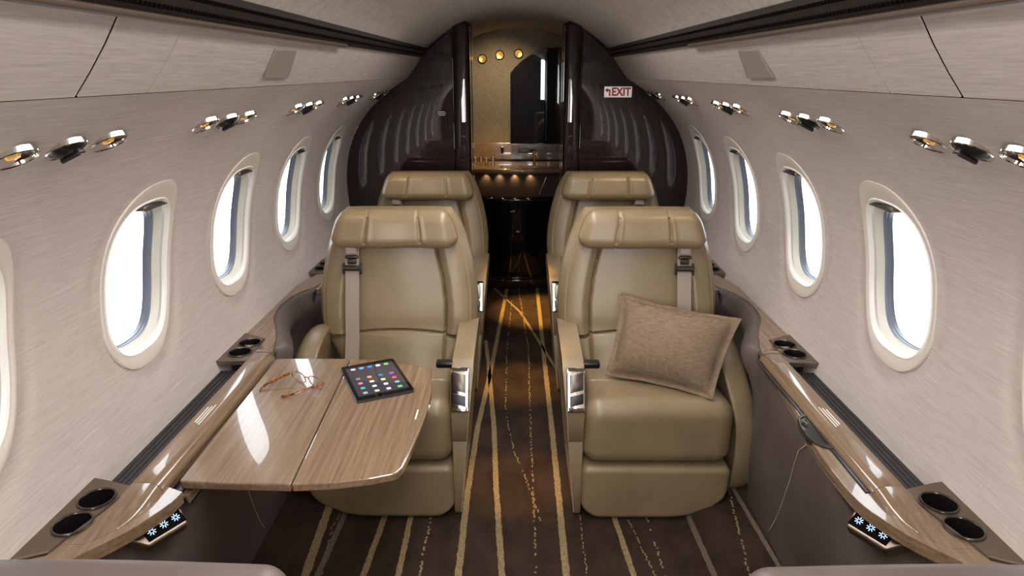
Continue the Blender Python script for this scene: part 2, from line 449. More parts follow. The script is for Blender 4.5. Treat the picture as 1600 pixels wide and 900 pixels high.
def dashes(P, w=.005, p=.55):
    for (a, b) in zip(P, P[1:]):
        n = max(1, int(math.dist(a, b)/.011))
        for i in range(n):
            if random.random() > p: continue
            x = a[0]+(b[0]-a[0])*i/n + random.uniform(-.003, .003); y = a[1]+(b[1]-a[1])*i/n
            L = random.uniform(.006, .014); k = random.uniform(-.002, .002)
            grid(bm, [[(x-w/2, y, fz(x)), (x+w/2, y, fz(x))], [(x-w/2+k, y+L, fz(x)), (x+w/2+k, y+L, fz(x))]], mi=1)
def ext(P, y=-.8):
    (x0, y0), (x1, y1) = P[0], P[-1]
    return P
band([(-.07, 4.5), (-.135, 3.146), (-.172, 2.545), (-.182, 2.094), (-.181, 1.656), (-.18, 0)], .022)
band([(-.181, 3.545), (-.145, 3.146), (-.098, 2.545), (-.077, 2.135), (-.044, 1.657), (.02, 0)], .021)
band([(-.165, 4.526), (.025, 4.019), (.214, 3.148)], .016)
band([(.149, 4.558), (.153, 3.228), (.158, 2.468), (.158, 1.659), (.15, 0)], .023)
dashes([(-.032, 4.246), (-.054, 3.406), (-.05, 2.694), (-.01, 2.362), (.063, 2.057), (.088, 1.899)])
dashes([(.013, 4.527), (.069, 3.407), (.063, 2.695), (.064, 2.096), (.062, 1.658), (.06, .5)], .006, .65)
band([(-.49, 1.0), (-.478, 1.654), (-.464, 1.98)], .020)
band([(-.36, 1.0), (-.369, 1.655), (-.374, 1.98)], .019)
dashes([(-.303, 1.2), (-.303, 1.656), (-.302, 1.95)], .007, .7)
band([(.345, 1.98), (.369, 1.661), (.40, 1.1)], .019)
dashes([(.396, 1.92), (.435, 1.661), (.5, 1.3)], .005, .75)
dashes([(.464, 1.95), (.467, 1.661), (.47, 1.2)], .006, .75)
dashes([(.225, 1.97), (.224, 1.659), (.22, 1.2)], .004, .8)
band([(-.640, 1.0), (-.640, 1.6), (-.655, 1.93), (-.66, 2.1)], .024)
dashes([(-.60, 1.6), (-.622, 1.8), (-.615, 1.95)], .006, .75)
band([(.79, 1.0), (.79, 1.622), (.774, 2.058), (.765, 2.25)], .014, .001, mi=2)
dashes([(.69, 1.3), (.706, 1.621), (.762, 2.001), (.77, 2.1)], .006, .8)
for s in (-1, 1): band([(s*.613, 0), (s*.613, 1.62), (s*.606, 1.9), (s*.604, 2.3)], .012, .0008, mi=2)
struct(obj('floor', bm, [M['carpet'], M['stripe'], M['kerb']], angle=70))

# ================================================================== BULKHEADS AND VESTIBULE
def section(z):  # outline half width of the cabin at height z
    if z >= 1.592: return interp(z, sorted([(b, a) for a, b in DOME]))
    if z >= ZC: return .583 + (z-ZC)/(1.592-ZC)*(.500-.583)
    return XW(z)
for s in (-1, 1):
    bm = bmesh.new()
    xo = .335
    zs = [0.0, .2, .4] + [.5+.03*i for i in range(37)]
    zs = [z for z in zs if section(z) > xo+.01]
    poly = [(s*xo, 0.0)] + [(s*section(z), z) for z in zs] + [(s*xo, 1.717)]
    plate(bm, poly, [], YB, YB+.05, axis='y')
    struct(obj('wall_far_left' if s < 0 else 'wall_far_right', bm, M['gloss'], smooth=False))
    # door post with rounded nose
    bm = bmesh.new()
    def wp(x, y, z): return (x, y, z)
    rbox(bm, (s*.293, YB+.03, .875), (.088, .19, 1.75), .028, (1, 1, 1), k=6)
    rbox(bm, (s*.262, YB+.16, .875), (.028, .14, 1.75), .012, (1, 1, 1), k=4)
    struct(obj('trim_3' if s < 0 else 'trim_4', bm, M['gloss'], angle=60))
    bm = bmesh.new()
    rbox(bm, (s*.345, YB-.003, .86), (.004, .006, 1.68), .001, (1, 1, 1), k=1)
    struct(obj('trim_5' if s < 0 else 'trim_6', bm, M['galblack']))
    # dark vestibule side wall
    bm = bmesh.new()
    rbox(bm, (s*.62, 4.38, .88), (.5 if s < 0 else .62, 1.28, 1.76), .01, (1, 1, 1), k=2)
    struct(obj('wall_vestibule_left' if s < 0 else 'wall_vestibule_right', bm, M['galblack']))
# end wall of the galley (woven panel), rear wall behind the camera
bm = bmesh.new(); poly = [(-.62, 0)] + [(x, z) for x, z in prof] + [(.62, 0)]
poly = [(-.62, 0), (-.62, 1.45)] + [(x, z) for x, z in prof] + [(.62, 1.45), (.62, 0)]
plate(bm, poly, [], 5.0, 5.04, axis='y'); struct(obj('wall_far', bm, M['amberwall'], smooth=False))
bm = bmesh.new()
zs = [.0, .3, .6] + [.65+.04*i for i in range(24)]
poly = [(section(z), z) for z in zs if z < 1.72] + [(0, 1.79)] + [(-section(z), z) for z in reversed([q for q in zs if q < 1.72])]
plate(bm, poly, [], Y0-.04, Y0, axis='y'); struct(obj('wall_rear', bm, M['gloss'], smooth=False))
# sill across the doorway
bm = bmesh.new()
rbox(bm, (0, 4.62, .035), (.66, .16, .07), .012, (8, 1, 1), lambda x, y, z: (x, y - .035 + .35*x*x, z))
rbox(bm, (0, 4.60, .074), (.66, .05, .010), .004, (8, 1, 1), lambda x, y, z: (x, y - .035 + .35*x*x, z))
struct(obj('baseboard_far', bm, M['gloss']))

# lettering helpers (bars)
def text_mesh(name, body, size, m, parent, loc, rot, depth=.0006, align='CENTER'):
    cu = bpy.data.curves.new(name, 'FONT'); cu.body = body; cu.size = size; cu.extrude = depth; cu.align_x = align; cu.align_y = 'CENTER'
    cu.offset = size*.035
    o = bpy.data.objects.new(name, cu); COL.objects.link(o)
    dg = bpy.context.evaluated_depsgraph_get(); me = bpy.data.meshes.new_from_object(o.evaluated_get(dg))
    bpy.data.objects.remove(o)
    me.materials.clear(); me.materials.append(m)
    r = bpy.data.objects.new(name, me); COL.objects.link(r); r.location = loc; r.rotation_euler = rot
    if parent: r.parent = parent
    return r
ex = thing('exit_sign', 'small white exit sign with red letters and arrow on the right dark bulkhead', 'sign', (.541, YB-.004, 1.397))
bm = bmesh.new(); rbox(bm, (0, 0, 0), (.148, .008, .056), .003, (1, 1, 1), k=2); obj('sign_plate', bm, M['sign'], ex)
tx = text_mesh('sign_text', 'EXIT', .058, M['red'], ex, (.016, -.0045, -.001), (PI/2, 0, 0)); tx.scale = (.86, 1, 1)
bm = bmesh.new()
rbox(bm, (-.045, -.005, -.005), (.008, .0015, .032), .0005, (1, 1, 1), k=1)
rbox(bm, (-.051, -.005, .009), (.016, .0015, .008), .0005, (1, 1, 1), k=1)
v = [bm.verts.new(p) for p in [(-.071, -.0055, .009), (-.055, -.0055, .022), (-.055, -.0055, -.004)]]; bm.faces.new(v)
obj('sign_arrow', bm, M['red'], ex)
pl = bmesh.new()
for k, w in enumerate((.036, .045, .034)):
    rbox(pl, (-.408, YB-.0015, 1.293-.0085*k), (w, .002, .0035), .0008, (1, 1, 1), k=1)
tag(obj('small_placard', pl, M['print'], smooth=False), 'tiny white printed placard on the left dark bulkhead', 'placard')

# ================================================================== GALLEY
GY = 4.55
g = thing('galley_cabinet', 'glossy black galley base cabinet with a bowed front and recessed lamps', 'cabinet', (0, GY, 0)); L = Vector(g.location)
bow = lambda x, y, z: (x, y - .05 + .55*x*x*.9, z)
bm = bmesh.new(); rbox(bm, Vector((0, GY+.22, .36))-L, (.66, .36, .60), .02, (10, 1, 2), bow); obj('cabinet_body', bm, M['galblack'], g)
bm = bmesh.new(); rbox(bm, Vector((-.01, GY+.25, .745))-L, (.62, .36, .18), .01, (10, 1, 2), bow); obj('lamp_recess', bm, M['recess'], g, label='recessed brown panel')
bm = bmesh.new()
rbox(bm, Vector((0, GY+.045, .642))-L, (.62, .01, .006), .002, (10, 1, 1), bow); obj('chrome_strip', bm, M['dchrome'], g)
bm = bmesh.new(); tube(bm, [Vector((.205, GY+.03, .80))-L, Vector((.16, GY+.02, .68))-L], .004); obj('diagonal_strut', bm, M['chrome'], g)
for x, z in ((-.03, .565), (.01, .42), (.15, .49)):
    bm = bmesh.new(); rbox(bm, Vector((x, GY-.022, z))-L, (.045 if x < .1 else .012, .018, .014), .006, (1, 1, 1), k=3); obj('latch', bm, M['dchrome'], g, label='small metal push latch')
for x in (-.215, -.12, -.015, .095):
    bm = bmesh.new(); rbox(bm, Vector((x, GY+.03, .832))-L, (.03, .03, .006), .003, (1, 1, 1), k=2); obj('recessed_lamp', bm, M['warmlamp'], g, label='small warm downlight')
    spot('counter_lamp', (x, GY-.005+.5*x*x, .822), (x, GY+.075, .72), .5, 95, (1, .7, .4), .9, .004)
bm = bmesh.new(); rbox(bm, (0, GY+.21, .853), (.70, .46, .034), .014, (12, 1, 1), bow)
tag(obj('galley_worktop', bm, M['wood']), 'curved wooden galley worktop lit amber', 'worktop')
bm = bmesh.new(); rbox(bm, (0, 4.975, .935), (.66, .03, .125), .004, (1, 1, 1))
tag(obj('backsplash', bm, M['wood']), 'brown wood backsplash behind the galley worktop', 'backsplash')
# upper cabinet with arched glossy door
u = thing('wall_cabinet', 'tall glossy black wall cabinet with arched top above the galley worktop', 'cabinet', (.18, 4.88, .98)); L = Vector(u.location)
arch = [(-.048, 1.0), (.34, 1.0), (.34, 1.66), (.20, 1.655), (.15, 1.638), (.09, 1.61), (.03, 1.57), (-.015, 1.53), (-.048, 1.49)]
bm = bmesh.new(); plate(bm, [(x-L.x, z-L.z) for x, z in arch], [], 4.86-L.y, 4.99-L.y, axis='y'); obj('cabinet_body', bm, M['galblack'], u, smooth=False)
door = [(-.036, 1.012), (.20, 1.012), (.20, 1.625), (.15, 1.618), (.09, 1.592), (.03, 1.552), (-.012, 1.512), (-.036, 1.480)]
bm = bmesh.new(); plate(bm, [(x-L.x, z-L.z) for x, z in door], [], 4.852-L.y, 4.86-L.y, axis='y'); bevel(obj('door', bm, M['galblack'], u, smooth=False), .003, 2)
bm = bmesh.new(); rbox(bm, Vector((.212, 4.85, 1.32))-L, (.010, .012, .60), .004, (1, 1, 1), k=2); rbox(bm, Vector((.1, 4.85, .998))-L, (.34, .018, .006), .002, (1, 1, 1), k=2)
obj('metal_edge', bm, M['dchrome'], u)
for i, (x, z) in enumerate(((-.25, 1.588), (-.125, 1.614), (.009, 1.623))):
    w = thing('wall_lamp', ['leftmost', 'middle', 'rightmost'][i] + ' of the three round gold lamps on the woven galley wall', 'lamp', (x, 4.99, z), 'gold galley lamps')
    bm = bmesh.new(); pts = [(math.cos(2*PI*k/32)*.029, -.003, math.sin(2*PI*k/32)*.029) for k in range(32)]; tube(bm, pts, .004, 8, True); obj('lamp_ring', bm, M['dchrome'], w)
    bm = bmesh.new()
    grid(bm, [[(math.cos(2*PI*k/32)*.028*t, .004*(1-t)-.002, math.sin(2*PI*k/32)*.028*t) for k in range(32)] for t in (1, .7, .4, .05)], close_v=True); obj('reflector', bm, M['gold'], w)
# faucet, spout, tumblers, socket
f = thing('faucet', 'small chrome faucet on the right of the galley worktop', 'faucet', (.13, 4.86, .872))
bm = bmesh.new(); tube(bm, [(0, 0, 0), (0, 0, .06), (-.005, -.01, .08), (-.02, -.04, .085)], .008, 10); obj('spout', bm, M['chrome'], f)
bm = bmesh.new(); tube(bm, [(0, 0, .05), (.035, -.01, .055)], .006, 8); obj('tap_lever', bm, M['chrome'], f)
bm = bmesh.new(); rbox(bm, (.06, 4.952, .938), (.10, .018, .03), .004, (1, 1, 1), k=2); tag(obj('switch_panel', bm, M['black']), 'black switch strip on the galley backsplash beside the faucet', 'switch')
f2 = thing('water_dispenser', 'round chrome spigot hanging on the backsplash in the middle of the galley', 'spigot', (-.11, 4.94, .945))
bm = bmesh.new(); tube(bm, [(0, 0, -.025), (0, 0, .02)], .009, 12); obj('spigot_body', bm, M['chrome'], f2)
bm = bmesh.new(); rbox(bm, (0, 0, .025), (.03, .03, .010), .004, (1, 1, 1), k=2); obj('spigot_cap', bm, M['chrome'], f2)
def lathe(bm, P, n=24, c=(0, 0, 0)):
    grid(bm, [[(c[0]+r*math.cos(2*PI*k/n), c[1]+r*math.sin(2*PI*k/n), c[2]+z) for k in range(n)] for r, z in P], close_v=True)
for i, (x, y) in enumerate(((-.30, 4.80), (-.262, 4.82), (-.222, 4.80), (-.175, 4.83))):
    bm = bmesh.new(); lathe(bm, [(.001, .0), (.013, 0), (.016, .034), (.0145, .034), (.012, .004), (.001, .004)], c=(x, y, .873))
    tag(obj('tumbler', bm, M['chrome']), ['leftmost shiny tumbler beside the left door post', 'second shiny tumbler from the left on the galley worktop', 'third shiny tumbler from the left on the galley worktop', 'rightmost shiny tumbler on the galley worktop'][i], 'tumbler', 'tumblers on the galley worktop')

# ================================================================== SIDE LEDGES
ZL = .650
XI = [(-1.1, .90), (.2, .905), (.6, .90), (.80, .87), (.96, .826), (1.037, .768), (1.085, .740), (1.15, .715), (1.28, .710), (1.406, .717), (1.53, .737), (1.70, .757),
      (1.85, .772), (1.95, .790), (2.034, .813), (2.12, .845), (2.218, .885), (2.353, .905), (2.48, .888), (2.60, .835), (2.70, .79), (2.82, .765), (2.90, .78), (2.99, .813), (3.075, .845), (3.17, .885), (3.31, .905), (3.44, .90), (3.66, .885)]
def xi(y): return cspl(y, XI)
def recess(y):
    a = smooth(1.93, 2.02, y)*(1-smooth(2.60, 2.72, y)); b = smooth(2.885, 2.975, y); c = 1-smooth(.70, .86, y)
    return max(a, b, c)
def build_ledge(s):
    sd = 'left' if s < 0 else 'right'
    t = thing('side_ledge', 'glossy wooden side ledge with cup holders and brown leather side panel under the %s windows' % sd, 'ledge', (s*.80, 1.3, 0), 'side ledges')
    L = Vector(t.location)
    P2 = lambda x, y: (s*x - L.x, y - L.y)
    # wooden top: inner edge curve, outer boundary steps round trays and troughs
    ys = [-.2 + i*(3.655+.2)/190 for i in range(191)]
    inner = [(max(xi(y), .757) if s < 0 and 1.192 < y < 1.858 else xi(y), y) for y in ys]
    outer = [(.965, 3.655), (.965, 2.985), (.835, 2.955), (.830, 2.50), (.95, 2.475), (.965, 2.10), (.952, 2.065), (.842, 2.02), (.835, 1.86), (.824, 1.84), (.824, 1.19),
             (.840, 1.12), (.870, .985), (.935, .96), (.965, .96), (.965, -.2)]
    outer = [o for o in outer if o[0] > xi(o[1])+.006 ]
    bm = bmesh.new(); plate(bm, [P2(x, y) for x, y in inner+outer], [], .622, ZL, 'z')
    bevel(obj('wood_top', bm, M['wood'], t, smooth=False), .006, 4)
    if s < 0:   # lower wooden strip passing under the table
        yy = [1.196 + .655*i/20 for i in range(21)]
        bm = bmesh.new(); plate(bm, [P2(xi(y), y) for y in yy] + [P2(.757, 1.851), P2(.757, 1.196)], [], .606, .628, 'z'); bevel(obj('lower_wood_strip', bm, M['wood'], t, smooth=False), .005, 3)
    # trays
    def tray(poly, cups, nm='cup_tray'):
        bm = bmesh.new(); plate(bm, [P2(x, y) for x, y in poly], [[P2(a, b) for a, b in circ(cx, cy, .0335, 40)] for cx, cy in cups], .640, .655, 'z')
        tr = bevel(obj(nm, bm, M['bronze'], t, smooth=False, label='bronze metal tray'), .0015, 2)
        for cx, cy in cups:
            bm = bmesh.new(); c = (s*cx-L.x, cy-L.y, 0)
            lathe(bm, [(.0335, .6545), (.0325, .650), (.0315, .60), (.030, .585), (.001, .585)], 48, c)
            w = obj('cup_well', bm, M['cupdark'], tr, label='dark cup well')
            bm = bmesh.new(); tube(bm, [(c[0]+.0345*math.cos(2*PI*k/48), c[1]+.0345*math.sin(2*PI*k/48), .6565) for k in range(48)], .0026, 8, True); obj('cup_rim', bm, M['dchrome'], tr, label='polished ring rim')
    tray([(.825, 1.190), (.838, 1.115), (.868, .990), (.925, .965), (.942, .965), (.942, 1.225), (.900, 1.215), (.838, 1.195)], [(.872, 1.066), (.873, 1.146)])
    tray([(.828, 1.835), (.942, 1.825), (.945, 2.07), (.842, 2.012)], [(.876, 1.893), (.874, 1.968)])
    tray([(.834, 2.765), (.945, 2.76), (.945, 2.99), (.840, 2.950)], [(.878, 2.825), (.876, 2.900)])
    # ribbed troughs
    for a, b in ((1.205, 1.832), (2.50, 2.77)):
        bm = bmesh.new()
        k = 9; w = (.942-.828)/k
        for i in range(k): rbox(bm, (s*(.828+w*(i+.5))-L.x, (a+b)/2-L.y, .616), (w*.86, b-a, .012), .003, (1, 1, 1), k=2)
        rbox(bm, (s*.885-L.x, (a+b)/2-L.y, .606), (.12, b-a, .010), .002, (1, 1, 1), k=1)
        rbox(bm, (s*.826-L.x, (a+b)/2-L.y, .632), (.004, b-a, .034), .001, (1, 1, 1), k=1)
        rbox(bm, (s*.942-L.x, (a+b)/2-L.y, .632), (.008, b-a, .030), .003, (1, 1, 1), k=2)
        obj('ribbed_trough', bm, M['rib'], t, label='black ribbed trough')
    # rounded lid of the table stowage
    for a, b in ((1.18, 1.858), (2.52, 2.74)):
        bm = bmesh.new()
        Pf = [(.754, .640), (.7525, .650), (.756, .660), (.764, .668), (.774, .6715), (.777, .672), (.812, .672), (.816, .6712), (.818, .668), (.818, .640)] if a < 2 else [(.800, .640), (.800, .655), (.804, .660), (.816, .660), (.818, .658), (.818, .640)]
        rows = []
        for i, y in enumerate([a, a+.002] + [a+.002+(b-a-.004)*j/10 for j in range(1, 10)] + [b-.002, b]):
            e = .0015 if y in (a, b) else 0
            rows.append([(s*x-L.x, y-L.y, z-e) for x, z in Pf])
        V = grid(bm, rows, close_v=True); bm.faces.new(V[0]); bm.faces.new(V[-1])
        lid = obj('stowage_lid', bm, M['wood'], t, label='glossy rounded wooden lid', angle=50)
        if a < 2:
            bm = bmesh.new(); rbox(bm, (s*(.748 if s > 0 else .741)-L.x, (a+b)/2-L.y, .6505 if s > 0 else .630), (.012 if s > 0 else .030, b-a-.01, .003), .001, (1, 1, 1), k=1); obj('slot_gap', bm, M['black'], t, label='black slot beside the lid')
            bm = bmesh.new()
            for q in range(3): rbox(bm, (s*(.786+.007*q)-L.x, 1.47-L.y, .6722), (.003, .10-.012*q, .0008), .0003, (1, 1, 1), k=1)
            obj('placard_print', bm, M['print'], t, label='tiny white printed lines')
    # wooden fairings where the lid profile melts into the ledge
    for y0, y1 in ((1.1775, 1.015), (1.8605, 1.965)):
        bm = bmesh.new(); rows = []
        for i in range(17):
            f = i/16; y = y0 + (y1-y0)*f; k = 1-smooth(0, 1, f); sh = (xi(y)+.036-.754)*f
            rows.append([(s*(x + (sh if x < .80 else (sh*.9+.004)*f))-L.x, y-L.y, .640 + (z-.640)*k + .0105*(1-k)*(1 if z > .645 else 0)) for x, z in [(.754, .640), (.7525, .650), (.756, .660), (.764, .668), (.774, .6715), (.777, .672), (.812, .672), (.816, .6712), (.8185, .668), (.8185, .640)]])
        V = grid(bm, rows, close_v=True); bm.faces.new(V[0]); bm.faces.new(V[-1]); obj('lid_fairing', bm, M['wood'], t, angle=60)
    # leather side panel
    rows = []
    for y in [-.2 + i*(3.655+.2)/240 for i in range(241)]:
        x = xi(y); r = recess(y)
        tk = .045*smooth(.92, 1.02, y)*(1-smooth(1.17, 1.26, y))
        p0 = [(x+.012, .632), (x-.001, .634), (x+.001+tk, .622), (x+.002+tk, .60), (x+.004+tk*.9, .57), (x+.012+tk*.4, .50), (x*.6+.80*.4, .38), (x*.35+.80*.65, .24), (.80, .12), (.803, .06)]
        p1 = [(x+.012, .638), (x-.004, .648), (x-.026, .646), (x-.045, .633), (x-.055, .60), (x-.045, .565), (x+.0, .52), (.90, .40), (.895, .24), (.89, .12)]
        zc = .605 if s < 0 and 1.19 < y < 1.86 else 9
        rows.append([(s*(a[0]*(1-r)+b[0]*r)-L.x, y-L.y, min(zc, a[1]*(1-r)+b[1]*r)) for a, b in zip(p0, p1)])
    bm = bmesh.new(); grid(bm, rows); obj('leather_panel', bm, M['brownl'], t, label='dark brown leather panel', angle=60)
    # stitched seams on the panel
    def on_panel(y, k):
        i = max(0, min(240, (y+.2)/(3.855)*240)); j = int(i); fr = i-j; R0, R1 = rows[j], rows[min(240, j+1)]
        kk = int(k); fk = k-kk; kk2 = min(9, kk+1)
        A = Vector(R0[kk]).lerp(Vector(R0[kk2]), fk); B = Vector(R1[kk]).lerp(Vector(R1[kk2]), fk); return A.lerp(B, fr)
    bm = bmesh.new()
    P = [on_panel(1.42 + .10*u + .20*u*u, 2.0+5.95*u) + Vector((-s*.002, 0, 0)) for u in [i/60 for i in range(61)]]
    for a, b in zip(P[::1], P[1::1]): tube(bm, [a, a.lerp(b, .7)], .0011, 5)
    obj('stitching', bm, M['thread'], t, label='pale dashed stitching')
    # control panel under the inner edge of the ledge
    d = Vector((-s*.51, .86, 0)).normalized(); w = Vector((-s*.86, -.51, -.62)).normalized(); nrm = d.cross(w)
    if nrm.z < 0: nrm = -nrm
    def T(a, b, c): return Vector((s*.757, 1.124, .623)) - L + d*a + w*b + nrm*c
    bm = bmesh.new(); rbox(bm, (0, .022, -.014), (.130, .060, .028), .006, (3, 1, 1), lambda a, b, c: T(a + (.034*max(0, b)/.052 if a < 0 else 0) - (.010*max(0, b)/.052 if a > 0 else 0), b, c))
    cp = obj('control_panel', bm, M['bronze'], t, label='bronze control panel with three lit icons')
    bm = bmesh.new(); rbox(bm, (.014, .027, .0006), (.082, .034, .002), .0009, (1, 1, 1), lambda a, b, c: T(a, b, c), k=2); obj('display', bm, M['slot'], cp, label='black display')
    bm = bmesh.new()
    for q in (-.012, .014, .040):
        for w_ in range(4):
            an = w_*PI/4
            for sg in (1, -1):
                a0 = (q+sg*.0028*math.cos(an), .027+sg*.0028*math.sin(an)); a1 = (q+sg*.0085*math.cos(an), .027+sg*.0085*math.sin(an))
                tube(bm, [T(a0[0], a0[1], .0020), T(a1[0], a1[1], .0020)], .0008, 5)
    obj('icon', bm, M['ledblue'], cp, label='three glowing white-blue snowflake icons')
    # small vertical switch panel on the far roll
    bm = bmesh.new(); c = Vector((s*.792, 1.925, .615)) - L
    rbox(bm, c, (.012, .075, .030), .005, (1, 1, 1), k=3); sw = obj('switch_panel', bm, M['dchrome'], t, label='slim seat switch panel')
    bm = bmesh.new()
    for q in range(3): rbox(bm, c+Vector((-s*.006, -.018+.016*q, .002)), (.003, .009, .014), .001, (1, 1, 1), k=1)
    obj('button', bm, M['black'], sw)
    if s > 0:
        bm = bmesh.new()
        hp = [(.752, 1.52), (.740, 1.515), (.722, 1.49), (.712, 1.45), (.710, 1.41), (.716, 1.375), (.735, 1.355), (.752, 1.352)]
        plate(bm, [P2(x, y) for x, y in hp], [[P2(.748, 1.505), P2(.732, 1.495), P2(.721, 1.46), P2(.718, 1.42), P2(.723, 1.385), P2(.746, 1.368)]], .640, .6545, 'z')
        hd = bevel(obj('table_latch', bm, M['dchrome'], t, smooth=False, label='dark half-round latch recess'), .002, 2)
        bm = bmesh.new(); plate(bm, [P2(.748, 1.505), P2(.732, 1.495), P2(.721, 1.46), P2(.718, 1.42), P2(.723, 1.385), P2(.746, 1.368)], [], .6505, .6515, 'z'); obj('latch_well', bm, M['black'], hd)
        bm = bmesh.new(); tube(bm, [P2(.742, 1.49)+(.653,), P2(.728, 1.475)+(.658,), P2(.736, 1.462)+(.656,)], .0025, 6); obj('latch_lever', bm, M['chrome'], hd)
    return t
for s in (-1, 1): build_ledge(s)

# ================================================================== READING LIGHTS AND AIR NOZZLES
VY = [.42, 1.033, 1.624, 2.250, 2.85, 3.46]
def wall_frame(y, z, s):
    dz = .002; tx = Vector((s*(XW(z+dz)-XW(z-dz)), 0, 2*dz)).normalized(); ty = Vector((0, 1, 0)); nn = tx.cross(ty)
    if nn.x*s > 0: nn = -nn
    return Vector((s*XW(z), y, z)), tx, ty, nn
def mk_round(kind, s):
    root = thing('reading_light' if kind == 'gold' else 'air_nozzle', None, 'lamp' if kind == 'gold' else 'air vent')
    bm = bmesh.new(); P = [(.0388, -.001), (.038, .003), (.0365, .0045), (.0345, .003), (.0335, -.001)]
    P = [(r*.87, z-.004 if r > .038 else z) for r, z in P]; lathe(bm, P, 40); obj('bezel', bm, M['chrome'], root, label='polished ring')
    if kind == 'gold':
        bm = bmesh.new(); lathe(bm, [(.0292, -.001), (.024, -.003), (.015, -.003), (.011, -.002)], 32); obj('reflector_cone', bm, M['dchrome'], root)
        bm = bmesh.new(); lathe(bm, [(.012, -.003), (.009, .001), (.001, .002)], 24); obj('lamp_lens', bm, M['gold'], root, label='gold lit lens')
    else:
        bm = bmesh.new(); lathe(bm, [(.0292, -.001), (.026, .003), (.019, .009), (.011, .012), (.007, .007), (.001, .006)], 32); obj('nozzle', bm, M['black'], root, label='black swivelling nozzle')
        bm = bmesh.new(); rbox(bm, (.0, .0, .014), (.036, .008, .008), .003, (1, 1, 1), k=2); rbox(bm, (.02, 0, .012), (.006, .014, .010), .002, (1, 1, 1), k=2); obj('nozzle_tab', bm, M['black'], root)
    return root
protos = {}
grpn = ['triple beside the camera', 'nearest full triple', 'second triple', 'third triple', 'fourth triple', 'farthest triple by the dark bulkhead']
for s in (-1, 1):
    sd = 'left' if s < 0 else 'right'
    for gi, yg in enumerate(VY):
        for k, dy in enumerate((-.112, 0, .112)):
            if gi == 0: continue
            kind = 'air' if k == 1 else 'gold'
            if kind not in protos: protos[kind] = mk_round(kind, s); o = protos[kind]
            else: o = dup(protos[kind])
            p, tx, ty, nn = wall_frame(yg + dy, 1.388, s)
            nn = Vector((-s*.44, -.10, -.89)).normalized(); tx = (tx - nn*tx.dot(nn)).normalized()
            Mt = Matrix((tx, nn.cross(tx), nn)).transposed().to_4x4(); Mt.translation = p + nn*.0032
            o.matrix_world = Mt
            pos = ['near', 'middle', 'far'][k]
            o['label'] = '%s %s in the %s on the %s wall' % (pos, 'gold reading light' if kind == 'gold' else 'black air nozzle', grpn[gi], sd)
            o['group'] = 'reading lights' if kind == 'gold' else 'air nozzles'

